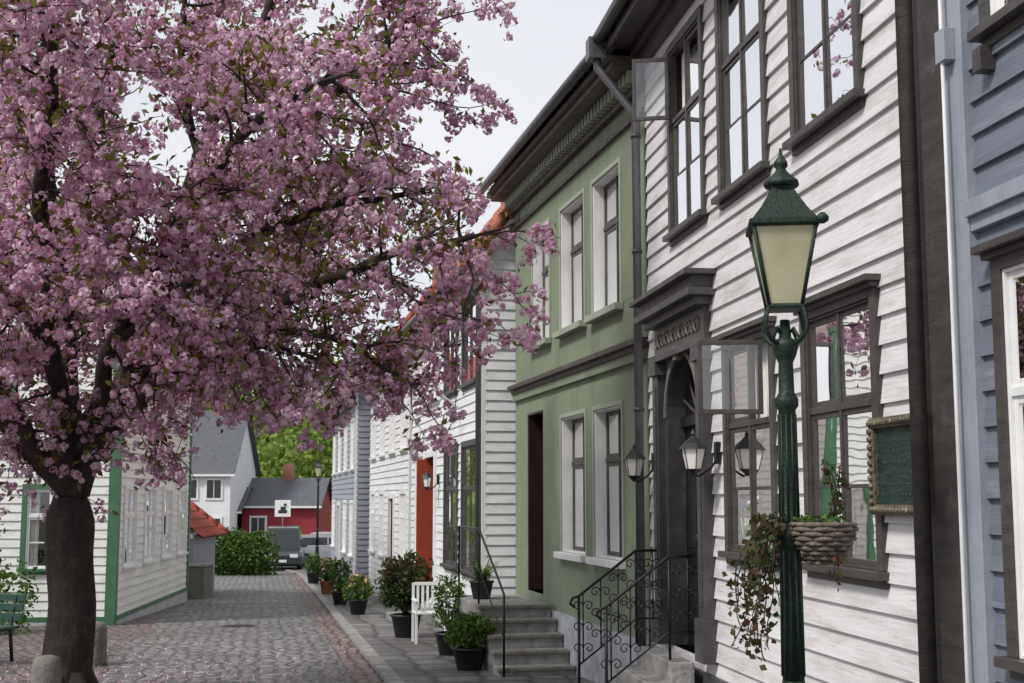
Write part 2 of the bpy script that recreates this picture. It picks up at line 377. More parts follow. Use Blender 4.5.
def open_sash(H,xh,yh,za,zb,w,ang,fm,name,split=False):
    c,s_=math.cos(ang),math.sin(ang)
    H.M=lambda x,y,z:(xh+x*c-y*s_,yh+x*s_+y*c,z)
    f=H(name,.003); g=H('window_glass')
    H.sash(f,g,0,w,za,zb,-.02,.02,.035,fm,1 if zb-za>.8 else 0)
    if split: f.box(w/2-.01,w/2+.01,-.01,.01,za+.035,zb-.035,fm)
    H.M=None
open_sash(A,2.90,.06,2.35,2.89,.47,math.radians(80),'dark_trim','open_transom_sash',True)
open_sash(A,5.40,.06,5.28,5.88,.34,math.radians(72),'dark_trim','open_upper_sash')
SH=.222
A.M=lambda x,y,z:(x+SH,y,z)
P=A('door_portal',.005)
cx=4.95; hw=.54; zs=2.55; t0=.40; dr=-.14
for a,b in ((4.12,4.32),(5.60,5.80)):
    P.box(a,b,-.15,.10,t0,3.02,'grey_trim'); P.box(a-.03,b+.03,-.15,.13,t0,t0+.35,'grey_trim'); P.box(a-.03,b+.03,-.15,.13,2.9,3.02,'grey_trim')
    P.box(a+.05,b-.05,.09,.112,t0+.45,2.8,'dark_trim')
P.box(4.08,5.84,-.05,.13,3.02,3.08,'grey_trim'); P.box(4.12,5.80,-.05,.07,3.08,3.36,'dark_trim')
P.box(4.06,5.86,-.05,.16,3.36,3.43,'grey_trim'); P.box(3.98,5.94,-.05,.24,3.43,3.49,'grey_trim'); P.box(4.02,5.9,-.05,.2,3.49,3.60,'grey_trim'); P.box(3.94,5.98,-.05,.28,3.60,3.645,'grey_trim')
def scroll(c0,c1,r,sg,turn,mat,y,th=.008):
    P.tube([(c0+sg*(r*(1-k/turn*.75))*math.cos(.5*k),y,c1+(r*(1-k/turn*.75))*math.sin(.5*k)) for k in range(turn)],th,5,mat)
for i in range(6):
    c=4.33+i*.25
    scroll(c,3.22,.085,1,18,'stone_grey',.08); scroll(c+.11,3.20,.06,-1,16,'stone_grey',.08)
n=16
for i in range(n):
    a0=math.pi*i/n; a1=math.pi*(i+1)/n
    p=lambda a,r=hw:(cx+r*math.cos(a),zs-.06+r*math.sin(a))
    (xa,za),(xb,zb)=p(a0),p(a1)
    P.face([(xa,.04,za),(xb,.04,zb),(xb,.04,3.03),(xa,.04,3.03)],'grey_trim')
    P.face([(xa,.04,za),(xb,.04,zb),(xb,dr,zb),(xa,dr,za)],'grey_trim')
    (xc,zc),(xd,zd)=p(a0,hw+.05),p(a1,hw+.05)
    P.face([(xa,.06,za),(xb,.06,zb),(xd,.06,zd),(xc,.06,zc)],'stone_grey'); P.face([(xc,.04,zc),(xd,.04,zd),(xd,.06,zd),(xc,.06,zc)],'stone_grey'); P.face([(xa,.04,za),(xb,.04,zb),(xb,.06,zb),(xa,.06,za)],'stone_grey')
for a,b in ((4.32,cx-hw),(cx+hw,5.60)):
    P.box(a,b,dr,.04,t0,zs-.06,'grey_trim')
P.box(cx-.05,cx+.05,.04,.11,2.98,3.10,'stone_grey')
D=A('door',.005)
D.box(cx-hw,cx+hw,dr-.06,dr,t0,3.1,'dark_door')
D.box(cx-hw,cx+hw,dr,dr+.05,2.40,2.50,'dark_door')
for a in (cx-hw+.03,cx+.03):
    for z0,z1 in ((.5,1.1),(1.2,2.35)):
        D.box(a+.05,a+hw-.11,dr,dr+.02,z0+.05,z1-.05,'dark_door'); D.box(a+.1,a+hw-.16,dr+.02,dr+.035,z0+.1,z1-.1,'dark_door')
for q in (.35,.9,1.57,2.24,2.8): D.tube([(cx,dr+.03,2.48),(cx+.5*math.cos(q),dr+.03,2.48+.5*math.sin(q))],.014,6,'grey_trim')
D.tube([(cx-.05,dr+.04,1.35),(cx-.05,dr+.08,1.42)],.018,8,'gilt')
g0=GZ(11.5)
for i in range(4):
    A('entrance_steps',.012).box(cx-.62,cx+.62,.135,.34+.20*(3-i),g0-.1+ (0 if i==0 else i*.165),g0+(i+1)*.165+.005,'stone_step')
def railing(mb,xs,ys0,ys1,zt0,zt1,gz,mat='iron_black'):
    mb.tube([(xs,ys0,zt0),(xs,ys0+.2,zt0),(xs,ys1,zt1),(xs,ys1+.06,zt1-.02),(xs,ys1+.08,zt1-.07),(xs,ys1+.04,zt1-.10)],.014,6,mat)
    mb.tube([(xs,ys0,zt0-.62),(xs,ys0+.2,zt0-.62),(xs,ys1,zt1-.62)],.009,6,mat)
    mb.tube([(xs,ys1,zt1),(xs,ys1,gz)],.014,6,mat); mb.tube([(xs,ys0+.2,zt0),(xs,ys0+.2,zt0-.85)],.012,6,mat)
    n=4
    for i in range(n+1):
        y=ys0+.04+(ys1-ys0-.08)*i/n; z=zt0 if y<ys0+.2 else zt0+(zt1-zt0)*(y-ys0-.2)/(ys1-ys0-.2)
        mb.tube([(xs,y,z),(xs,y,z-.62)],.007,5,mat)
        for sg in (1,-1):
            for zz in (z-.12,z-.31,z-.5):
                pts=[]
                for k in range(15):
                    r=.050*(1-k/17); a=.55*k
                    pts.append((xs,y+sg*(.050-r*math.cos(a)),zz+r*math.sin(a)))
                mb.tube(pts,.0055,5,mat)
R=A('iron_railings')
for xs in (cx+.60,cx-.60): railing(R,xs,.14,.88,t0+.86,t0+.45,g0)
def wall_lantern(H,x,z,k_=1.0):
    l=H('wall_lanterns')
    l.tube([(x,.02,z-.05),(x,.10,z-.16),(x,.20,z-.22),(x,.24,z-.2)],.010,6,'iron_black'); l.box(x-.03,x+.03,.02,.06,z-.12,z+.06,'iron_black')
    l.lathe((x,.24,z-.16),[(.055*k_,0),(.085*k_,.16)],6,'opal_glass',False)
    l.lathe((x,.24,z+.0),[(.11*k_,0),(.07*k_,.05),(.03*k_,.09),(.014,.11),(.02,.125),(.004,.16)],6,'iron_black',False)
    l.lathe((x,.24,z-.22),[(.008,0),(.03,.02),(.062*k_,.06)],6,'iron_black',False)
    for k in range(6):
        q=k*math.pi/3; l.tube([(x+.057*k_*math.cos(q),.24+.057*k_*math.sin(q),z-.16),(x+.088*k_*math.cos(q),.24+.088*k_*math.sin(q),z+.0)],.004,4,'iron_black')
wall_lantern(A,6.0,2.12,1.15); wall_lantern(A,3.90,2.14,1.15)
A.M=None
A('eaves',.004).box(-.1,LA+.06,0,.40,EA-.001,EA+.05,'dark_trim'); A('eaves').box(-.1,LA+.06,.40,.43,EA-.06,EA+.12,'dark_trim'); A('eaves').box(0,LA,0,.10,EA-.2,EA-.002,'dark_trim'); A('eaves').box(0,LA,.10,.17,EA-.09,EA-.002,'dark_trim')
A('gutter').tube([(-.1,.50,EA+.10),(LA+.12,.50,EA+.08)],.065,10,'dark_pipe')
A.roof(-.1,LA+.06,.42,EA+.05,-4,EA+3.9,-8,'tile_dark')
A.shell(LA,8,-.5,EA,EA+3.8,-4,'white_siding')
A('downpipes').box(LA-.02,LA+.16,.42,.60,EA-.12,EA+.1,'zinc_pipe')
A('downpipes').tube([(LA+.06,.50,EA-.08),(LA+.06,.50,EA-.2),(LA-.02,.12,EA-.72),(LA-.02,.12,-.2)],.045,10,'zinc_pipe')
A('downpipes').tube([(.26,.46,EA),(.26,.12,EA-.4),(.26,.12,-.2)],.045,10,'dark_trim')
for z in (1,2.6,4.2,5.4): A('downpipes').tube([(LA-.02,.12,z),(LA-.02,.12,z+.04)],.055,10,'dark_pipe')
A.done()
Q=House('ornate_wall_plaque',XA(OY),OY,KA,1)
q=Q('frame',.008); x0,x1,z0,z1=.37,.96,1.68,2.17
q.box(x0,x1,.03,.06,z0,z1,'verdigris')
for a,b,c,d in ((x0-.03,x1+.03,z1-.03,z1+.03),(x0-.03,x1+.03,z0-.03,z0+.03),(x0-.03,x0+.03,z0+.03,z1-.03),(x1-.03,x1+.03,z0+.03,z1-.03)): q.box(a,b,.03,.09,c,d,'gilt')
for i in range(15):
    for z in (z0,z1): q.lathe((x0+(x1-x0)*i/14,.09,z),[(.005,-.022),(.022,-.01),(.025,.006),(.006,.022)],6,'gilt')
for i in range(1,11):
    for x in (x0,x1): q.lathe((x,.09,z0+(z1-z0)*i/11),[(.005,-.022),(.022,-.01),(.025,.006),(.006,.022)],6,'gilt')
for r in range(6):
    x=x0+.08+random.uniform(0,.04)
    while x<x1-.12:
        w=random.uniform(.02,.05); Q('lettering').box(x,x+w,.06,.063,z1-.11-r*.06,z1-.095-r*.06,'lettering_metal'); x+=w+.015
Q.done()

# ------------------------------------------------------------------ H_0 blue-grey house
B=House('blue_grey_wooden_house',XA(-4),-4,KA,1)
LB=(OY-.02+4)*1.0096
ops=[]
for k in range(4):
    a=LB-.47-1.05-k*2.2; ops+=[(a,a+1.05,1.02,2.82),(a,a+1.05,4.02,5.6)]
B.siding('walls',0,LB-.22,.2,3.12,.17,'bluegrey_siding',ops,.026)
B.siding('walls',0,LB-.22,3.2,6.4,.17,'bluegrey_siding',ops,.026)
B('walls').box(0,LB,-.1,.03,-.6,.2,'stone_plinth')
t=B('trim',.004); t.box(LB-.22,LB-.002,-.05,.06,-.4,6.4,'palegrey_trim'); t.box(0,LB-.22,0,.08,3.12,3.2,'palegrey_trim'); t.box(0,LB-.22,0,.05,3.05,3.12,'palegrey_trim')
t.box(0,LB,0,.4,6.4,6.5,'palegrey_trim')
for o in ops:
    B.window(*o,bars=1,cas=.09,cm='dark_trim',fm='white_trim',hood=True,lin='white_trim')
    if o[2]>3:
        for x in (o[0]-.05,o[1]+.05): t.box(x-.04,x+.04,.0,.09,o[2]-.22,o[2]-.101,'dark_trim')
t.tube([(LB-.1,.10,6.3),(LB-.1,.10,-.1)],.012,6,'white_trim')
t.box(LB-.16,LB-.06,.06,.12,3.95,4.12,'palegrey_trim')
B.roof(-.1,LB-.1,.4,6.5,-4,10,-8,'tile_dark',tiles=False)
B.shell(LB,8,-.5,6.4,9.9,-4,'bluegrey_siding')
B.done()

# ------------------------------------------------------------------ H_B green house
KB=-.219
G=House('green_stucco_house',XA(13.02),13.02,KB,1)
LG=6.2
ops=[(.92,2.0,1.08,2.74),(2.38,3.5,1.08,2.74),(.92,2.0,3.84,5.40),(2.38,3.5,3.84,5.40),(4.1,5.06,3.84,5.40),(4.5,5.42,.48,2.92)]
G.siding('walls',.02,LG,.32,5.95,9,'green_render',ops,0)
for o in ops[:5]:
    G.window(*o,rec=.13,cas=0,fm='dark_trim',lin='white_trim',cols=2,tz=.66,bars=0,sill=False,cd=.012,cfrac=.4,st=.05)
    G('window_sills',.006).box(o[0]-.08,o[1]+.08,0,.10,o[2]-.08,o[2]-.002,'white_trim' if o[2]<3 else 'green_light')
    G('window_surrounds',.004).box(o[0]-.05,o[0],-.01,.02,o[2],o[3]+.05,'green_light' ); G('window_surrounds').box(o[1],o[1]+.05,-.01,.02,o[2],o[3]+.05,'green_light'); G('window_surrounds').box(o[0],o[1],-.01,.022,o[3],o[3]+.05,'green_light')
o=ops[5]; d=G('door',.006)
d.box(o[0],o[1],-.30,-.24,o[2],o[3],'brown_door')
for a,b in ((o[0],o[0]+.03),(o[1]-.03,o[1])): d.box(a,b,-.24,.0,o[2],o[3],'brown_door')
d.box(o[0]+.03,o[1]-.03,-.24,-.0,o[3]-.03,o[3],'brown_door'); d.box(o[0]+.1,o[1]-.1,-.24,-.21,o[2]+.2,o[2]+.95,'brown_door'); d.box(o[0]+.1,o[1]-.1,-.24,-.21,o[2]+1.1,o[3]-.4,'brown_door')
c=G('cornice',.005)
c.box(.0,LG,0,.07,3.24,3.30,'brown_cornice'); c.box(0,LG,0,.13,3.30,3.36,'brown_cornice'); c.box(0,LG,0,.05,3.14,3.24,'green_render')
c.box(0,LG,0,.05,5.70,5.75,'brown_cornice'); c.box(0,LG+.05,0,.08,5.95,6.02,'brown_cornice')
for i in range(46):
    x=.05+i*.134; c.box(x,x+.07,0,.18,6.02,6.15,'green_light')
c.box(0,LG+.05,0,.065,6.02,6.15,'brown_cornice'); c.box(0,LG+.1,0,.36,6.15,6.22,'brown_cornice'); c.box(0,LG+.1,0,.42,6.22,6.28,'brown_cornice')
G('gutter').tube([(0,.50,6.34),(LG+.15,.50,6.32)],.06,10,'zinc_pipe')
G.roof(0,LG+.1,.42,6.30,-3.6,9.5,-7.5,'tile_dark'); G.shell(LG,7.5,-.5,6.3,9.4,-3.6,'green_render')
G('walls').box(0,LG,-.1,.05,-.9,.32,'stone_plinth')
st=G('entrance_steps',.012)
y0s=(15.65-13.02)*1.0237
gz=GZ(15.7); top=.40; k=5; rh=(top-gz)/k
for i in range(k):
    a=y0s+i*.29
    st.box(a,5.7,.06,.98,gz-.15+(i*rh if i else 0),gz+(i+1)*rh,'stone_step')
    st.box(a-.025,a+.1,.055,1.0,gz+(i+1)*rh-.045,gz+(i+1)*rh+.003,'stone_grey')
r=G('iron_railings')
def rl(y,z): return (y,.93,z)
r.tube([rl(y0s-.05,gz+.02),rl(y0s-.05,gz+1.0),rl(y0s+.1,gz+1.08),rl(y0s+1.5,top+.95),rl(5.65,top+.95),rl(5.65,top)],.015,6,'iron_black')
r.tube([rl(y0s+1.5,top+.95),rl(y0s+1.5,top)],.013,6,'iron_black')
r.tube([rl(y0s-.05,gz+.5),rl(y0s+1.5,top+.45),rl(5.65,top+.45)],.008,6,'iron_black')
G('chimney').box(3,3.7,-3.9,-3.2,9,10.4,'chimney_brick')
G.done()

# ------------------------------------------------------------------ H_C white row house
KC=-.204; XC=lambda Y:-.40+KC*(Y-19.2); sC=lambda Y:(Y-19.2)*1.0206
C=House('white_row_house',XC(19.2),19.2,KC,1); LC=sC(27.6)
zl,zh=.62,2.55
ops=[(sC(19.75),sC(21.0),zl,zh),(sC(21.6),sC(22.85),zl,zh),(sC(19.75),sC(21.0),3.55,4.85),(sC(21.7),sC(22.9),3.55,4.85),(sC(23.7),sC(24.9),3.55,4.85),(sC(25.7),sC(26.8),3.55,4.85),(sC(24.0),sC(25.2),-.1,2.5),(sC(25.6),sC(26.7),zl,zh)]
C.siding('walls',.1,LC,-.2,5.3,.15,'white_siding_clean',ops,.02)
C('walls').box(0,LC,-.1,.03,-1.2,-.2,'stone_plinth')
C('trim',.004).box(-.01,.10,-.03,.05,-.6,5.3,'white_trim')
for o in ops:
    if o[2]<0:
        d=C('door',.005); d.box(o[0],o[1],-.3,-.25,o[2],o[3],'dark_door'); d.box(o[0]-.14,o[0],-.02,.07,o[2],o[3]+.12,'white_trim'); d.box(o[1],o[1]+.14,-.02,.07,o[2],o[3]+.12,'white_trim'); d.box(o[0],o[1],-.02,.072,o[3],o[3]+.12,'white_trim')
        d.box(o[1]-.05,o[1]-.005,-.25,.22,o[2]+.1,o[3]-.02,'orange_door'); d.box(o[0]+.0,o[0]+.04,-.25,0,o[2]+.1,o[3]-.02,'dark_door'); d.box(o[0]-.2,o[1]+.2,.02,.5,o[2]-.5,o[2]-.15,'stone_step')
        d.box(o[0]-.2,o[1]+.2,.5,.75,o[2]-.5,o[2]-.32,'stone_step')
    else: C.window(*o,cas=.09,cm='grey_trim' if o[0]<4 else 'white_trim',fm='grey_trim' if o[0]<4 else 'white_trim',bars=1,cols=2,tz=.66,curt='curtain_red' if (o[2]<1 and o[0]<4) else 'curtain')
C.M=lambda a,d,z:(-d,-a,z)
yr=-3.3; zr=9.7
C.siding('side_wall',0,6.6,-.3,5.3,.15,'white_siding_clean',(),.02)
C.siding('side_wall',0,6.6,5.3,zr,.15,'white_siding_clean',(),.02,rng=lambda z:(3.3*(z-5.3)/(zr-5.3),6.6-3.3*(z-5.3)/(zr-5.3)))
C.M=None
C.roof(-.14,LC,.28,5.1,-3.3,zr+.08,-6.9,'tile_orange'); C.shell(LC,6.6,-.6,5.3,zr,-3.3,'white_siding_clean',near=True)
v=C('verge_boards',.004)
v.face([(-.13,.30,4.92),(-.13,.30,5.06),(-.13,-3.3,zr+.02),(-.13,-3.3,zr-.12)],'white_trim')
C('gutter').tube([(-.16,.38,5.10),(LC,.38,5.08)],.06,8,'zinc_pipe'); C('gutter').tube([(.05,.38,5.1),(.05,.36,5.0),(.05,.09,4.7),(.05,.09,-.3)],.045,8,'zinc_pipe')
C('chimney',.01).box(4,4.7,-3.7,-3,9,10.6,'chimney_brick')
C('flagpole').tube([(5.0,.05,3.3),(4.2,1.3,4.1)],[.03,.018],8,'white_trim'); C('flagpole').tube([(2.2,.05,3.2),(1.6,1.0,3.85)],[.028,.016],8,'white_trim')
wall_lantern(C,sC(23.6),2.1)
C.done()

def rowhouse(name,Y0,Y1,eave,ridge,wm,tm,fm,rmat,off=0,nw=3,door=0,dmat='dark_door',dep=6.5,h=.16):
    H=House(name,XC(Y0)-off,Y0,KC,1); Ln=(Y1-Y0)*1.0206
    g=GZ((Y0+Y1)/2)
    ops=[]; sp=Ln/nw
    for i in range(nw):
        c=(i+.5)*sp
        if i==door: ops.append((c-.5,c+.5,g+.3,g+2.5))
        else: ops.append((c-.55,c+.55,g+1.1,g+2.6))
        ops.append((c-.52,c+.52,g+3.6,min(g+5.0,eave-.3)))
    H.siding('walls',.1,Ln,g,eave,h,wm,ops,.022)
    H('trim',.004).box(-.01,.1,-.03,.05,g-.3,eave,tm)
    for o in ops:
        if abs(o[2]-(g+.3))<.01:
            d=H('door'); d.box(o[0],o[1],-.15,-.1,o[2],o[3],dmat)
            for a,b in ((o[0]-.12,o[0]),(o[1],o[1]+.12)): d.box(a,b,-.02,.06,o[2],o[3]+.12,tm)
            d.box(o[0],o[1],-.02,.062,o[3],o[3]+.12,tm); d.box(o[0]-.2,o[1]+.2,.02,.5,g-.2,g+.28,'stone_step'); d.box(o[0]-.2,o[1]+.2,.5,.8,g-.2,g+.1,'stone_step')
        else: H.window(*o,cas=.09,cm=tm,fm=fm,bars=1,cols=2,tz=.66)
    H('foundation').box(0,Ln,-.1,.035,g-.5,g+.001,'stone_plinth')
    H.M=lambda a,d,z:(-d,-a,z)
    hd=dep/2
    H.siding('side_wall',0,dep,g,eave,h,wm,(),.022)
    H.siding('side_wall',0,dep,eave,ridge,h,wm,(),.022,rng=lambda z:(hd*(z-eave)/(ridge-eave),dep-hd*(z-eave)/(ridge-eave)))
    H.M=None
    k=(ridge-eave)/hd
    H.roof(-.15,Ln+.1,.30,eave-.30*k+.08,-hd,ridge+.08,-dep-.3,rmat,tiles=True)
    H.shell(Ln,dep,g-.5,eave,ridge,-hd,wm,near=True)
    H('gutter').tube([(-.15,.40,eave-.3*k+.06),(Ln,.40,eave-.3*k+.04)],.06,8,'zinc_pipe')
    H('chimney').box(Ln*.5,Ln*.5+.6,-hd-.4,-hd+.3,ridge-.5,ridge+1,'chimney_brick')
    H.done(); return H
rowhouse('white_wooden_townhouse',27.75,36.8,5.1,9.3,'white_siding_clean','white_trim','white_trim','tile_orange',nw=4,door=1,dmat='orange_door')
rowhouse('pale_grey_wooden_house',37.2,47.5,4.9,9.0,'palegrey_siding','white_trim','white_trim','tile_red',off=.35,nw=4,door=2)
H=House('ochre_house',5.2,27,KC,1)
H('walls').box(0,8,-7,0,-1,8.3,'ochre_wall'); H.roof(-.3,8.3,.4,8.2,-3.5,11,-7.4,'tile_orange')
for x in (1.2,3.6,6): H.window(x,x+1.1,6,7.6,cas=.1,cm='white_trim',fm='white_trim',simple=True,rec=-.07,cd=.09)
H('gable').face([(-.01,0,8.3),(-.01,-3.5,11),(-.01,-7,8.3)],'ochre_wall'); H.done()

# ------------------------------------------------------------------ left house
HL=House('white_house_with_green_trim',-7.95,32.2,.62,-7.9); LL=7.95
ops=[]
for i in range(4):
    c=.95+i*1.95; ops+=[(c-.5,c+.5,.45,1.9),(c-.5,c+.5,3.3,4.7)]
HL.siding('walls',.12,LL-.14,-.45,6,.16,'cream_siding',ops,.022)
HL('foundation').box(0,LL,-.1,.04,-1.2,-.45,'stone_plinth')
t=HL('trim',.004); t.box(-.01,.12,-.05,.05,-.6,6,'green_trim'); t.box(LL-.14,LL+.05,-.14,.05,-.6,6,'green_trim'); t.box(.12,LL-.14,0,.05,-.5,-.42,'green_trim')
for o in ops: HL.window(*o,cas=.1,cm='white_trim',fm='white_trim',bars=1,cols=2,tz=.66,cfrac=.2)
HL.M=lambda a,d,z:(LL+d,-a,z)
o2=[(.75,1.6,.45,1.9),(3.2,4.3,.45,1.9),(6,7.1,.45,1.9),(2.0,3.0,3.3,4.7),(5,6,3.3,4.7)]
HL.siding('side_wall',.14,9,-.45,6,.16,'cream_siding',o2,.022)
HL.siding('side_wall',0,9,6,9.6,.16,'cream_siding',(),.022,rng=lambda z:(4.5*(z-6)/3.6,9-4.5*(z-6)/3.6))
for o in o2: HL.window(*o,cas=.1,cm='green_trim',fm='white_trim',bars=1,cols=2,tz=.66,cfrac=.25)
HL('foundation').box(0,9,-.1,.04,-1.2,-.45,'stone_plinth'); HL('trim').box(.14,9,0,.05,-.5,-.42,'green_trim')
HL.M=None
HL.roof(-.2,LL+.25,.4,5.8,-4.5,9.65,-9.4,'tile_orange'); HL.shell(LL,9,-1,6,9.6,-4.5,'cream_siding',far=True)
HL.done()
S=House('garden_shed_with_red_tiled_roof',-8.35,37.0,.05,-1)
S('walls').box(0,3.2,-2.5,0,-1.2,.75,'palegrey_siding'); S.roof(-.1,3.3,.25,.7,-1.6,2.15,-3.2,'tile_red'); S('end_wall').face([(3.2,0,.75),(3.2,-1.6,2.1),(3.2,-2.5,.75)],'white_siding_clean')
S('door').box(3.2,3.23,-1.5,-.7,-.9,.7,'grey_trim'); S('trim').box(3.2,3.26,-2.5,0,.7,.8,'white_trim')
S.done()
S=MB(); S.box(-8.25,-7.75,33.2,34.2,-1,-.0,'stone_grey'); S.box(-8.28,-7.72,33.17,34.23,0,.08,'stone_step'); S.obj('stone_gate_pier',bevel=.02)

# ------------------------------------------------------------------ distant houses
def dist_house(name,x,y,w,d,h,r,wm,rm,wins,z=None,tm='white_trim'):
    z=GZ(y) if z is None else z
    mb=MB(); e=empty(name,(x,y,z))
    mb.box(-w/2,w/2,0,d,0,h,wm)
    ro=MB()
    o=.3
    k=r/(d/2)
    for s_ in (-1,1): mb.face([(s_*w/2,0,h),(s_*w/2,d,h),(s_*w/2,d/2,h+r)],wm)
    ro.face([(-w/2-o,-o,h-o*k),(w/2+o,-o,h-o*k),(w/2+o,d/2,h+r+.05),(-w/2-o,d/2,h+r+.05)],rm)
    ro.face([(-w/2-o,d+o,h-o*k),(w/2+o,d+o,h-o*k),(w/2+o,d/2,h+r+.05),(-w/2-o,d/2,h+r+.05)],rm)
    ro.box(-w/2-o,w/2+o,-o-.03,-o,h-o*k-.12,h-o*k,tm)
    wn=MB()
    for (a,b,c) in wins:
        wn.box(a-.5,a+.5,-.06,-.005,b,b+c,tm); wn.box(a-.38,a-.03,-.08,-.05,b+.12,b+c-.12,'car_glass'); wn.box(a+.03,a+.38,-.08,-.05,b+.12,b+c-.12,'car_glass')
    mb.obj('walls',e); ro.obj('roof',e); wn.obj('windows',e)
    ch=MB(); ch.box(-.3,.3,d/2-.3,d/2+.3,h+r*.6,h+r+.9,'chimney_brick'); ch.obj('chimney',e)
dist_house('white_gabled_house',-17.0,72,3.0,7,4.8,3.4,'white_siding_clean','slate',[(-.75,3.1,1.2),(.6,3.1,1.2),(-.75,1.0,1.2),(.6,1.0,1.2)])
dist_house('red_wooden_house',-13.3,75,4.3,6,2.9,1.45,'red_wood','slate',[(-1.2,1.0,1.2)])
dist_house('white_wooden_annexe',-16.4,74,1.8,5,2.6,1.2,'white_siding_clean','slate',[(0,.9,1.1)])
dist_house('cream_apartment_house',-36,112,12,9,9,4,'cream_siding','tile_red',[(i*2.4-3.6,k*2.8+1.2,1.5) for i in range(4) for k in range(3)],z=2)
mb=MB(); nx,ny=40,16
def hz(x,y): 
    t=max(0,(y-92)/60); return -1.45+15*min(1,t)**.8*math.exp(-((x+14)/70)**2)+noise.noise(Vector((x*.05,y*.05,0)))*1.5*min(1,t*3)
for i in range(nx):
    for j in range(ny):
        x0,x1=-110+i*5.5,-104.5+i*5.5; y0,y1=91+j*8,99+j*8
        mb.face([(x0,y0,hz(x0,y0)),(x1,y0,hz(x1,y0)),(x1,y1,hz(x1,y1)),(x0,y1,hz(x0,y1))],'leaf_spring',True)
mb.obj('wooded_hill')

# ------------------------------------------------------------------ foliage helper
def leaf_mesh(name,cent,size,mat,parent=None,aspect=1.8,up=0.0,jit=.35,fold=.25):
    n=len(cent); cent=np.asarray(cent,float)
    d=np.random.normal(size=(n,3)); d[:,2]+=up; d/=np.linalg.norm(d,axis=1)[:,None]
    e=np.random.normal(size=(n,3)); e-=d*(e*d).sum(1)[:,None]; e/=np.linalg.norm(e,axis=1)[:,None]
    nn=np.cross(d,e)
    s=size*(1+jit*np.random.uniform(-1,1,n))[:,None]
    a=cent-d*s*.5; b=cent+e*s*.5/aspect+nn*s*fold*.3; c=cent+d*s*.5-nn*s*.1; dd=cent-e*s*.5/aspect+nn*s*fold*.3
    v=np.stack([a,b,c,dd],1).reshape(-1,3)
    me=bpy.data.meshes.new(name); me.vertices.add(4*n); me.vertices.foreach_set('co',v.ravel())
    me.loops.add(4*n); me.loops.foreach_set('vertex_index',np.arange(4*n)); me.polygons.add(n)
    me.polygons.foreach_set('loop_start',np.arange(n)*4); me.polygons.foreach_set('loop_total',np.full(n,4))
    me.update(calc_edges=True); me.materials.append(MATS[mat])
    o=bpy.data.objects.new(name,me); COL.objects.link(o)
    if parent: o.parent=parent
    return o
def blob(c,r,n,shell=.5,low=-1):
    out=[]
    while len(out)<n:
        p=np.random.normal(size=3); p/=np.linalg.norm(p); k=noise.noise(Vector(p)*2.2+Vector(c))*.35+1
        q=p*k*np.random.uniform(shell,1)**.6
        if q[2]<low: continue
        out.append((c[0]+q[0]*r[0],c[1]+q[1]*r[1],c[2]+q[2]*r[2]))
    return out
pts=[]
for i in range(75):
    x=random.uniform(-36,-2); y=random.uniform(94,132); z=hz(x,y); r=random.uniform(1.6,3.6)
    pts+=blob((x,y,z+r*.9),(r,r,r*1.2),380)
leaf_mesh('distant_trees',pts,.46,'leaf_spring',aspect=1.3)
pts=[]
for i in range(8): pts+=blob((-11.5+i*.26,50.6+random.uniform(-.3,.3),GZ(51)+.75+random.uniform(0,.3)-.03*i),(.75,.8,.95),1100,.75)
leaf_mesh('hedge',pts,.12,'leaf_green',aspect=1.5)
pts=[]
for i in range(9): pts+=blob((-13.5+i*.62,22.6+random.uniform(-.4,.3),GZ(22)+.5+random.uniform(-.1,.35)),(.55,.5,.7),520,.4)
leaf_mesh('garden_shrubs',pts,.10,'leaf_green',aspect=1.6)
pts=[]
for i in range(5): pts+=blob((-12.5+i*.9,21.9,GZ(22)+.35),(.4,.4,.35),120,.4)
leaf_mesh('garden_flowers',pts,.07,'flower_mix',aspect=1.2)

def pot_plant(name,x,y,z,pr,ph,fol,potm='pot_black'):
    e=empty(name,(x,y,z)); p=MB()
    p.lathe((0,0,0),[(pr*.68,0),(pr*.72,.01),(pr*.98,ph*.9),(pr*1.08,ph*.92),(pr*1.08,ph),(pr*.92,ph),(pr*.9,ph-.04)],20,potm)
    p.lathe((0,0,ph-.05),[(pr*.9,0),(pr*.3,.02)],16,'soil'); p.obj('pot',e)
    tips=[]
    for i,(c,r,n,mat,sz,asp) in enumerate(fol):
        pp=blob(c,r,n,.35,-.8); leaf_mesh('foliage_%d'%i,pp,sz,mat,e,asp,up=.4); tips+=random.sample(pp,min(14,len(pp)))
    s=MB()
    for t in tips: s.tube([(0,0,ph-.05),(t[0]*.4,t[1]*.4,(t[2]+ph)*.5),t],[.008,.006,.003],5,'bark')
    s.obj('stems',e); return e
pot_plant('potted_shrub',-1.68,21.0,GZ(21)+.055,.24,.36,[((0,0,.85),(.46,.44,.46),1900,'leaf_red',.085,1.8),((0,-.05,.75),(.42,.4,.4),1100,'leaf_dark',.085,1.8)])
pot_plant('potted_shrub',-.52,16.2,GZ(16.2)+.055,.21,.27,[((0,0,.46),(.30,.30,.22),1200,'leaf_green',.06,1.9),((.1,0,.5),(.2,.2,.16),160,'leaf_spring',.06,1.9)])
pot_plant('potted_shrub',-.85,18.1,GZ(18.1)+.055,.2,.3,[((0,0,.70),(.25,.25,.40),1100,'leaf_green',.06,2.2)])
pot_plant('potted_shrub',-3.1,26.6,GZ(26.6)+.055,.2,.3,[((0,0,.5),(.32,.3,.28),700,'leaf_green',.08,1.8),((0,0,.62),(.25,.25,.2),140,'flower_mix',.06,1.2)])
pot_plant('potted_shrub',-3.9,30,GZ(30)+.055,.2,.3,[((0,0,.65),(.28,.26,.42),550,'leaf_green',.09,2)])
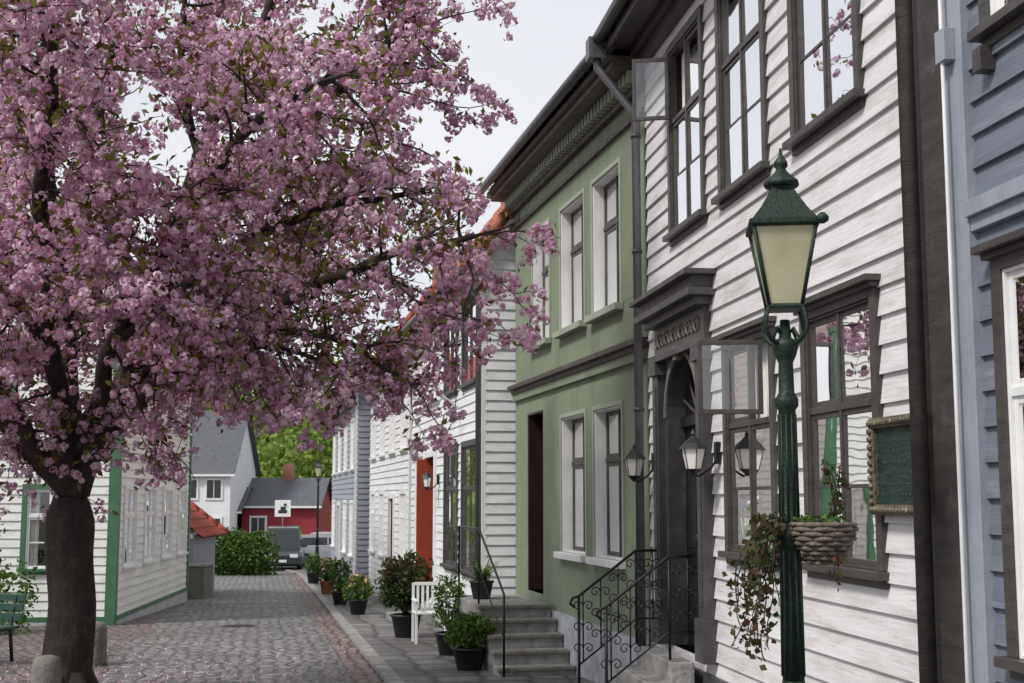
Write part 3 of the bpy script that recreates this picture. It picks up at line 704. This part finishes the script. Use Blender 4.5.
pot_plant('potted_shrub',-4.9,35,GZ(35)+.055,.2,.33,[((0,0,.6),(.33,.3,.33),450,'leaf_green',.1,2),((0,0,.75),(.25,.25,.2),70,'flower_mix',.08,1.2)],'pot_terracotta')
pot_plant('potted_shrub',-6.25,41.5,GZ(41)+.055,.22,.35,[((0,0,.6),(.3,.3,.3),400,'leaf_green',.1,2)])
LDx=XA(13.02)+KB*(17.9-13.02)-.72
e=pot_plant('potted_palm_lily',LDx,17.7,.40,.16,.24,[((0,0,.3),(.12,.12,.1),60,'leaf_green',.08,3)])
s=MB()
for i in range(42):
    a=random.uniform(0,6.28); l=random.uniform(.3,.5); k=random.uniform(.3,1)
    w=.012; dx,dy=math.cos(a),math.sin(a)
    P0=[(dx*l*k*t,dy*l*k*t,.22+l*1.0*t-.55*l*k*t*t) for t in (0,.35,.7,1)]
    for p,q,wa,wb in zip(P0[:-1],P0[1:],(w,w,w*.7),(w,w*.7,.001)):
        s.face([(p[0]-dy*wa,p[1]+dx*wa,p[2]),(p[0]+dy*wa,p[1]-dx*wa,p[2]),(q[0]+dy*wb,q[1]-dx*wb,q[2]),(q[0]-dy*wb,q[1]+dx*wb,q[2])],'leaf_green')
s.obj('blades',e)
e=empty('white_garden_chair',(-1.25,20.0,GZ(20)+.055)); e.rotation_euler=(0,0,.2); c=MB()
for x in (-.22,.22):
    for y in (-.2,.2): c.box(x-.02,x+.02,y-.02,y+.02,0,.44 if y<0 else .88,'white_trim')
    c.box(x-.025,x+.025,-.24,.22,.62,.65,'white_trim'); c.box(x-.02,x+.02,-.22,-.18,.44,.62,'white_trim')
for i in range(5): c.box(-.24,.24,-.24+i*.09,-.17+i*.09,.44,.462,'white_trim')
for i in range(5): c.box(-.17+i*.075,-.13+i*.075,.19,.21,.5,.84,'white_trim')
c.box(-.2,.2,.185,.215,.84,.89,'white_trim'); c.obj('frame',e,.004)
e=empty('park_bench',(-7.35,17.5,GZ(17)+.01)); e.rotation_euler=(0,0,-.3); c=MB()
for x in (-.7,.7):
    c.tube([(x,-.2,0),(x,-.22,.42),(x,.2,.42),(x,.3,.85)],.025,6,'iron_black'); c.tube([(x,.2,.42),(x,.26,0)],.025,6,'iron_black')
for i in range(4): c.box(-.85,.85,-.22+i*.11,-.13+i*.11,.44,.475,'bench_green')
for i in range(3): c.box(-.85,.85,.225+i*.03,.25+i*.03,.54+i*.12,.63+i*.12,'bench_green')
c.obj('slats_and_legs',e,.004)
def stone(name,x,y,w,h):
    b=MB(); z=GZ(y); b.lathe((0,0,0),[(w*.52,0),(w*.5,h*.1),(w*.47,h*.85),(w*.40,h*.97),(w*.2,h)],9,'stone_grey',rot=random.random())
    o=b.obj(name); o.location=(x,y,z)
stone('stone_bollard',-4.2,12.0,.28,.62); stone('stone_bollard',-5.45,17.2,.40,.56); stone('stone_bollard',-5.9,18.2,.4,.45)

# ------------------------------------------------------------------ street lamp
def street_lamp(x,y):
    z=GZ(y)+.055; e=empty('street_lamp',(x,y,z)); H0=2.47-z
    p=MB(); g='lamp_green'
    p.lathe((0,0,0),[(.17,0),(.17,.06),(.14,.10),(.13,.16),(.12,.5),(.135,.54),(.13,.58),(.085,.66),(.075,.9),(.085,.93),(.06,.98),(.050,1.02)],16,g)
    p.lathe((0,0,1.02),[(.050,0),(.045,.6),(.058,.62),(.058,.66),(.043,.69),(.040,H0-1.02-.32),(.054,H0-1.02-.30),(.054,H0-1.02-.27),(.037,H0-1.02-.24),(.034,H0-1.02-.10),(.048,H0-1.02-.07),(.060,H0-1.02-.03),(.060,H0-1.02),(.03,H0-1.02+.015),(.022,H0-1.02+.1)],16,g)
    for k in range(10):
        q=k*math.pi/5; p.tube([(.049*math.cos(q),.049*math.sin(q),1.04),(.044*math.cos(q),.044*math.sin(q),1.6)],.007,5,g)
        p.tube([(.043*math.cos(q),.043*math.sin(q),1.73),(.039*math.cos(q),.039*math.sin(q),H0-.34)],.006,5,g)
    p.obj('post',e)
    l=MB(); R4=math.radians(38); zb=2.63-z; zt=3.0-z
    for k in range(4):
        q=R4+k*math.pi/2; c_,s_=math.cos(q),math.sin(q)
        l.tube([(0.03*c_,.03*s_,H0-.02),(.09*c_,.09*s_,H0+.0),(.135*c_,.135*s_,H0+.05),(.125*c_,.125*s_,H0+.11),(.105*c_,.105*s_,zb)],[.012,.011,.009,.009,.01],6,g)
        l.tube([(.105*c_,.105*s_,zb),(.20*c_,.20*s_,zt)],.010,6,g)
        l.tube([(.09*c_,.09*s_,H0+.0),(.05*c_,.05*s_,H0+.06),(.03*c_,.03*s_,H0+.04)],.007,6,g)
        q2=q+math.pi/2
        l.face([(.101*math.cos(q),.101*math.sin(q),zb),(.101*math.cos(q2),.101*math.sin(q2),zb),(.195*math.cos(q2),.195*math.sin(q2),zt),(.195*math.cos(q),.195*math.sin(q),zt)],'lantern_glass')
    l.lathe((0,0,zb-.015),[(.115,0),(.12,.012),(.11,.024)],4,g,False,R4)
    l.lathe((0,0,zt-.01),[(.205,0),(.228,.012),(.228,.03),(.205,.04),(.15,.095),(.095,.165),(.07,.20),(.072,.215)],4,g,False,R4)
    l.lathe((0,0,zt+.20),[(.075,0),(.085,.012),(.08,.03),(.05,.055),(.03,.075),(.022,.09),(.034,.105),(.030,.125),(.012,.15),(.006,.19)],12,g)
    q=R4+3*math.pi/2
    l.lathe((.235*math.cos(q),.235*math.sin(q),zt-.01),[(.01,0),(.028,.012),(.03,.03),(.012,.05)],10,g)
    l.obj('lantern',e); return e
lampx,lampy=1.27,6.0
street_lamp(lampx,lampy); street_lamp(-8.15,55)
e=empty('hanging_flower_basket',(lampx+.14,lampy-.05,1.46)); b=MB()
for r in range(9):
    t=r/8; rad=.142*math.sin(math.radians(28+62*t)); zz=.17*t
    b.tube([((rad+.006*math.sin(k*math.pi*.5+r*math.pi))*math.cos(2*math.pi*k/32),(rad+.006*math.sin(k*math.pi*.5+r*math.pi))*math.sin(2*math.pi*k/32),zz) for k in range(33)],.0115,6,'wicker')
b.lathe((0,0,0),[(.05,-.01),(.07,0),(.135,.15),(.135,.16),(.01,.155)],20,'soil')
b.tube([(0,0,.0),(-.14,.05,.02)],.012,6,'lamp_green'); b.tube([(-.14,.05,.17),(0,.0,.18)],.010,6,'lamp_green')
b.obj('basket',e)
leaf_mesh('foliage',blob((-.02,0,.19),(.13,.13,.03),90,.3),.028,'leaf_green',e,1.4)
vn=MB(); lv=[]
def vine(p,d,n,step,droop):
    p=Vector(p); d=Vector(d); P_=[p.copy()]
    for i in range(n):
        d=(d+Vector((random.uniform(-.35,.35),random.uniform(-.35,.35),random.uniform(-.3,.3)-droop))).normalized(); p=p+d*step; P_.append(p.copy())
        for _ in range(2): lv.append(tuple(p+Vector([random.gauss(0,.022) for _ in range(3)])))
    vn.tube(P_,.003,4,'bark')
for i in range(19): vine((-.17+random.uniform(-.06,.02),.02+random.uniform(-.08,.08),.17+random.uniform(-.05,.05)),(-.5,random.uniform(-.5,.5),.2),random.randint(8,22),.032,.34)
for i in range(5): vine((.05,0,.2),(random.uniform(-.2,.3),0,1),6,.04,-.1)
for i in range(2): vine((.02,-.1,.1),(.1,-.3,-.6),random.randint(5,8),.03,.4)
vn.obj('vines',e); leaf_mesh('vine_leaves',lv,.036,'leaf_red',e,1.3)

# ------------------------------------------------------------------ cars and sign
def car(name,x,y,rot,paint,van=False):
    e=empty(name,(x,y,GZ(y)+.015)); e.rotation_euler=(0,0,rot)
    b=MB()
    hgt=1.85 if van else 1.46; Ln=4.3; w=.86
    low=[(-Ln/2,.35),(-Ln/2,.75),(-Ln/2+.15,.95),(Ln/2-1.3,.98),(Ln/2-.25,.82),(Ln/2,.62),(Ln/2,.32),(Ln/2-.3,.22),(-Ln/2+.3,.22)]
    cab=[(-Ln/2+.1,.93),(-Ln/2+.35,hgt-.06),(-Ln/2+.6,hgt),(.35,hgt),(.6,hgt-.05),(Ln/2-1.1,.96)]
    def ext(prof,w1f,mat,mb):
        n=len(prof)
        A_=[(p[0],-w1f(p),p[1]) for p in prof]; B_=[(p[0],w1f(p),p[1]) for p in prof]
        mb.face(A_,mat); mb.face(B_[::-1],mat)
        for i in range(n): j=(i+1)%n; mb.face([A_[i],B_[i],B_[j],A_[j]],mat)
    ext(low,lambda p:w if p[1]<.9 else w-.04,paint,b)
    wc=lambda p: w-.05-.16*(p[1]-.93)/(hgt-.93)
    ext(cab,wc,paint,b)
    g=MB()
    for s_ in (-1,1):
        q=[(-Ln/2+.38,1.0),(-Ln/2+.55,hgt-.12),(-.35,hgt-.12),(-.35,1.0)]; q2=[(-.27,1.0),(-.27,hgt-.12),(.42,hgt-.12),(Ln/2-1.35,1.0)]
        for Q_ in (q,q2): g.face([(a,s_*(wc((a,z))+.012),z) for a,z in Q_],'car_glass')
    a0=Vector((.6,0,hgt-.05)); a1=Vector((Ln/2-1.1,0,.96)); nrm=Vector((a0.z-a1.z,0,a1.x-a0.x)).normalized()*.012
    p=a0.lerp(a1,.08)+nrm; q=a0.lerp(a1,.92)+nrm
    g.face([(p.x,-.6,p.z),(p.x,.6,p.z),(q.x,.72,q.z),(q.x,-.72,q.z)],'car_glass')
    a0=Vector((-Ln/2+.35,0,hgt-.06)); a1=Vector((-Ln/2+.1,0,.93)); p=a0.lerp(a1,.1); q=a0.lerp(a1,.85)
    g.face([(p.x-.012,-.6,p.z),(p.x-.012,.6,p.z),(q.x-.012,.68,q.z),(q.x-.012,-.68,q.z)],'car_glass')
    for x_ in (-Ln/2+.75,Ln/2-.8):
        for s_ in (-1,1):
            g.tube([(x_,s_*(w-.2),.32),(x_,s_*(w+.01),.32)],.32,20,'tyre'); g.tube([(x_,s_*(w),.32),(x_,s_*(w+.02),.32)],.2,14,'zinc_pipe')
    for s_ in (-1,1):
        g.box(Ln/2-.12,Ln/2+.01,s_*.55-.17,s_*.55+.17,.60,.74,'plate_white'); g.box(-Ln/2-.01,-Ln/2+.05,s_*.7-.1,s_*.7+.1,.7,.95,'red_wood')
        g.box(.7,.85,s_*(w+.1)-.1,s_*(w+.1)+.1,.98,1.12,paint)
    g.box(Ln/2,Ln/2+.02,-.26,.26,.40,.51,'plate_white'); g.box(Ln/2-.02,Ln/2+.012,-.4,.4,.56,.68,'sign_black')
    b.obj('body',e,.05); g.obj('windows_wheels_lights',e)
car('parked_van',-10.0,57.5,-math.pi/2+.12,'car_dark',True)
car('parked_car',-9.6,68,math.radians(170),'car_silver'); car('parked_car',-8.6,63.0,math.radians(15),'car_silver')
e=empty('traffic_sign',(-10.4,59.5,GZ(59))); s=MB()
s.tube([(0,0,0),(0,0,3.05)],.03,8,'zinc_pipe'); s.box(-.36,.36,-.05,-.03,2.3,3.05,'plate_white'); s.box(-.2,.2,-.056,-.05,2.45,2.6,'sign_black'); s.box(-.1,.14,-.056,-.05,2.6,2.75,'sign_black'); s.lathe((0.1,-.053,2.85),[(.05,-.05),(.07,0),(.05,.05)],10,'sign_black')
s.obj('post_and_plate',e)

# ------------------------------------------------------------------ cherry tree
T=empty('cherry_tree',(0,0,0)); tb=MB()
def spline(P_,n):
    P_=[Vector(p) for p in P_]; P_=[P_[0]*2-P_[1]]+P_+[P_[-1]*2-P_[-2]]; out=[]
    for i in range(1,len(P_)-2):
        for k in range(n):
            t=k/n; a,b,c,d=P_[i-1:i+3]
            out.append(.5*((2*b)+(c-a)*t+(2*a-5*b+4*c-d)*t*t+(3*b-a-3*c+d)*t**3))
    out.append(P_[-2]); return out
def wob(P_,s): return [p+Vector((noise.noise(p*1.3),noise.noise(p*1.3+Vector((9,0,0))),noise.noise(p*1.3+Vector((0,9,0)))))*s for p in P_]
F=(-4.32,12.8,1.75)
tr=spline([(-4.32,12.8,-.45),(-4.31,12.8,-.1),(-4.26,12.8,.6),(-4.30,12.8,1.2),F],5)
rr=[.36,.33,.30,.28,.265,.255,.245,.24,.236,.232,.225,.222,.22,.22,.222,.225,.23,.235,.23,.2,.16]
tb.tube([p+Vector((noise.noise(p*2)*.03,0,0)) for p in tr],rr[:len(tr)],16,'bark')
for k in range(7):
    q=k*.9+.2; tb.tube([(-4.32+.15*math.cos(q),12.8+.15*math.sin(q),.12),(-4.32+.32*math.cos(q),12.8+.32*math.sin(q),-.2),(-4.32+.54*math.cos(q),12.8+.54*math.sin(q),-.42)],[.10,.09,.04],7,'bark')
limbs=[
 ([F,(-4.9,12.7,2.5),(-5.7,12.4,3.3),(-6.6,12.1,4.2),(-7.6,12,5.0)],.13),
 ([F,(-4.45,12.9,2.9),(-4.6,13.1,4.3),(-4.3,13.3,6.0),(-4.0,13.2,7.8)],.14),
 ([F,(-3.95,12.7,2.6),(-3.4,12.5,3.6),(-2.6,12.2,4.7),(-1.5,11.9,5.7),(-.85,11.6,6.2)],.14),
 ([(-4.05,12.7,2.2),(-3.2,12.3,2.95),(-2.1,11.9,3.55),(-1.1,11.6,3.95),(-.4,11.4,4.05)],.08),
 ([F,(-4.25,12.1,2.8),(-4.0,10.9,4.0),(-3.6,9.8,4.9),(-3.2,8.9,5.5)],.10),
 ([F,(-4.8,12.1,2.7),(-5.4,11.0,3.9),(-5.8,9.6,4.7)],.09),
 ([F,(-4.0,13.3,2.8),(-3.3,14.2,3.9),(-2.5,15.0,4.8),(-1.7,15.6,5.3)],.10),
 ([(-4.1,12.5,2.4),(-3.6,11.8,3.2),(-2.9,11.0,4.1),(-2.1,10.3,4.8),(-1.4,9.9,5.0)],.08),
 ([(-3.9,12.6,2.7),(-3.1,12.2,3.05),(-2.2,11.7,3.25),(-1.5,11.4,3.15),(-1.1,11.2,2.85)],.05),
 ([(-4.5,12.9,3.2),(-5.1,13.6,4.2),(-5.9,14.4,5.2)],.08),
 ([(-3.6,12.55,3.4),(-2.9,12,5.0),(-2.2,11.6,6.3),(-1.7,11.4,7.1)],.08),
 ([(-4.4,12.8,3.6),(-4.3,11.7,5.2),(-4.1,10.8,6.5)],.08),
 ([(-4.9,12.6,2.8),(-5.9,11.8,3.2),(-6.8,11,3.6)],.06),
 ([(-3.4,12.4,3.6),(-2.6,12.6,4.2),(-1.6,12.9,4.7),(-.9,13.1,4.9)],.06),
 ([(-4.2,11.8,3.1),(-4.2,10.6,3.4),(-4.0,9.7,3.6)],.05),
 ([(-3.6,11.8,3.2),(-2.9,10.9,3.4),(-2.5,10.3,3.5)],.045),
 ([(-2.8,12.3,4.4),(-3.3,12.6,5.8),(-3.2,12.4,7.2)],.05),
]
bl=[]; lf=[]
C0=Vector((-4.2,12.4,4.6))
def twig(p,d,ln,r):
    n=max(3,int(ln/.12)); P_=[p.copy()]
    for i in range(n):
        d=(d+Vector((random.gauss(0,.16),random.gauss(0,.16),random.gauss(0,.14)-.02))).normalized(); p=p+d*(ln/n); P_.append(p.copy())
    tb.tube(P_,[r*(1-.75*i/n) for i in range(n+1)],4,'bark',cap=False)
    return P_
def vis(p): return p.x>-8.0
def dens(w): return noise.noise(w*1.5+Vector((3,7,1)))>(-.28 if w.x<-2.2 or w.z>5.2 else -.02)
def xlim(w): return w.x<(.2 if w.z>5.4 else -.15)
def cl(w,n,sg,pr=.85):
    for _ in range(n):
        if random.random()<pr: bl.append(w+Vector([random.gauss(0,sg) for _ in range(3)])-Vector((0,0,.03)))
for P_,r in limbs:
    S_=wob(spline(P_,6),.10); n=len(S_)
    tb.tube(S_,[r*(1-.78*i/(n-1))+.008 for i in range(n)],9,'bark')
    Lm=sum((S_[i+1]-S_[i]).length for i in range(n-1))
    nb=int(Lm*4.8)
    for b in range(nb):
        t=.22+.78*(b+random.random())/nb; i=min(n-2,int(t*(n-1))); p=S_[i].lerp(S_[i+1],t*(n-1)-i)
        tan=(S_[i+1]-S_[i]).normalized(); out=(p-C0); out.z*=.6; out=out.normalized() if out.length>.1 else Vector((0,0,1))
        rd=Vector((random.gauss(0,1),random.gauss(0,1),random.gauss(0,.7))).normalized()
        d=(tan*.45+out*.45+rd*.9+Vector((0,0,.12))).normalized()
        ln=random.uniform(.7,1.4)*(1.15-.5*t)
        if p.x>-1.3: ln*=.6
        Q_=twig(p,d,ln,.018)
        m=len(Q_)
        for k in range(int(ln*7)+2):
            j=random.randint(1,m-1); d2=((Q_[j]-Q_[j-1]).normalized()*.6+Vector((random.gauss(0,.7),random.gauss(0,.7),random.gauss(0,.6)))).normalized()
            l2=random.uniform(.25,.6)
            if p.x>-1.3: l2*=.75
            if Q_[j].x>.1: continue
            W_=twig(Q_[j],d2,l2,.007)
            if random.random()<.06: continue
            for w in W_[1:]:
                if not vis(w) or not xlim(w): continue
                if dens(w): cl(w,3,.055,.8)
                else: cl(w,1,.05,.45)
                if random.random()<.85: lf+= [w+Vector([random.gauss(0,.08) for _ in range(3)])+Vector((0,0,.03)) for _ in range(3)]
        for w in Q_[2:]:
            if vis(w) and xlim(w) and dens(w): cl(w,2,.09,.8)
for p0,d0,ln in [((-.4,11.4,4.05),(.9,0,.15),.85),((-.45,11.4,4.0),(.3,0,-.9),1.1),((-1.1,11.5,3.9),(.3,0,-1),1.3),((-.7,11.4,4.0),(.45,-.1,-.8),1.45),((-1.4,11.3,3.1),(.5,0,-.6),1.0),((-.9,11.4,3.5),(.7,0,-.25),1.0),((-2.1,11.4,3.1),(.4,0,-.6),.8),((-2.7,11.7,3.1),(.1,0,-.8),.7),((-1.1,12,5.6),(1,0,.0),1.1),((-1.2,12,5.1),(1,0,-.15),1.1),((-.6,11.4,4.0),(1,0,-.45),1.05),((-1.1,11.2,2.9),(.6,0,-.5),.9),((-3.3,12,2.9),(-.1,0,-.9),.8),((-3.7,12,2.8),(.1,-.1,-.9),.75),((-1.7,11.3,3.1),(.1,0,-.9),.8),((-.85,11.6,6.1),(.9,0,.0),.8),((-.9,11.6,6.0),(.8,0,-.5),.9),((-1.0,11.3,3.6),(.8,-.1,-.6),1.1),((-2.4,11.5,3.2),(.3,0,-.7),.9)]:
    Q_=twig(Vector(p0),Vector(d0).normalized(),ln,.011)
    for q in Q_[2:]:
        if random.random()<.7:
            d2=Vector((random.gauss(0.2,.6),random.gauss(0,.5),random.gauss(-.2,.4))).normalized(); W_=twig(q,d2,random.uniform(.12,.28),.005)
            for w in W_[1:]:
                cl(w,3,.045,1)
                lf.append(w+Vector([random.gauss(0,.05) for _ in range(3)]))
tb.obj('trunk_and_branches',T)
bl=np.array([tuple(p) for p in bl]); npet=13
dirs=np.random.normal(size=(len(bl),npet,3)); dirs/=np.linalg.norm(dirs,axis=2)[:,:,None]
rad=np.random.uniform(.026,.052,size=(len(bl),1,1))
cc=(bl[:,None,:]+dirs*rad*np.random.uniform(.6,1.1,size=(len(bl),npet,1))).reshape(-1,3)
dn=dirs.reshape(-1,3)
n=len(cc); e1=np.random.normal(size=(n,3)); e1-=dn*(e1*dn).sum(1)[:,None]; e1/=np.linalg.norm(e1,axis=1)[:,None]; e2=np.cross(dn,e1)
dn2=dn+np.random.normal(size=(n,3))*.5
s_=np.random.uniform(.016,.028,size=(n,1))
v=np.stack([cc-e1*s_,cc+e2*s_*.85+dn2*s_*.3,cc+e1*s_,cc-e2*s_*.85+dn2*s_*.3],1).reshape(-1,3)
me=bpy.data.meshes.new('blossoms'); me.vertices.add(4*n); me.vertices.foreach_set('co',v.ravel()); me.loops.add(4*n); me.loops.foreach_set('vertex_index',np.arange(4*n)); me.polygons.add(n)
me.polygons.foreach_set('loop_start',np.arange(n)*4); me.polygons.foreach_set('loop_total',np.full(n,4)); me.update(calc_edges=True); me.materials.append(MATS['cherry_blossom'])
o=bpy.data.objects.new('blossoms',me); COL.objects.link(o); o.parent=T
leaf_mesh('young_leaves',[tuple(p) for p in lf],.085,'cherry_leaf',T,2.1,up=-.2)
pp=[]
for i in range(5000):
    a=random.uniform(0,6.28); r=abs(random.gauss(0,3.2)); x=-4.6+r*math.cos(a); y=14+r*1.5*math.sin(a)
    if x<kx(y)-.2: pp.append((x,y,GZ(y)+.02))
leaf_mesh('fallen_petals',pp,.03,'cherry_blossom',None,1.2,fold=0)

# ------------------------------------------------------------------ world, sun, camera
w=bpy.data.worlds.new('World'); scn.world=w; w.use_nodes=True; nt=w.node_tree; bg=nt.nodes['Background']
SE,SR=math.radians(48),math.radians(232)
sky=N(nt,'ShaderNodeTexSky',sky_type='NISHITA'); sky.sun_disc=False; sky.sun_elevation=SE; sky.sun_rotation=SR
tc=N(nt,'ShaderNodeTexCoord'); nz=N(nt,'ShaderNodeTexNoise'); nz.inputs['Scale'].default_value=2.2; nz.inputs['Detail'].default_value=6
mp=N(nt,'ShaderNodeMapping'); mp.inputs['Scale'].default_value=(1,1,2.5); L(nt,tc.outputs['Generated'],mp.inputs[0]); L(nt,mp.outputs[0],nz.inputs[0])
cl_=ramp(nt,nz.outputs[0],[(.3,(.70,.72,.78)),(.7,(.92,.92,.94))])
sc=N(nt,'ShaderNodeVectorMath',operation='SCALE'); sc.inputs['Scale'].default_value=9.4; L(nt,cl_,sc.inputs[0])
mx=N(nt,'ShaderNodeMixRGB'); mx.inputs[0].default_value=.9; L(nt,sky.outputs[0],mx.inputs[1]); L(nt,sc.outputs[0],mx.inputs[2])
L(nt,mx.outputs[0],bg.inputs[0]); bg.inputs[1].default_value=.115
sd=bpy.data.lights.new('sun','SUN'); sd.energy=3.0; sd.angle=math.radians(12); sd.color=(1,.97,.93)
so=bpy.data.objects.new('sun',sd); COL.objects.link(so)
dirv=Vector((math.cos(SE)*math.sin(SR),math.cos(SE)*math.cos(SR),math.sin(SE)))
so.rotation_euler=dirv.to_track_quat('Z','Y').to_euler()
cd=bpy.data.cameras.new('camera'); co=bpy.data.objects.new('camera',cd); COL.objects.link(co)
cd.sensor_width=36; cd.lens=45.7; cd.clip_end=3000; cd.clip_start=.05
co.location=(0,0,1.75); co.rotation_euler=(math.radians(90+6.84),0,0)
scn.camera=co
scn.view_settings.view_transform='Standard'; scn.view_settings.look='None'; scn.view_settings.exposure=0
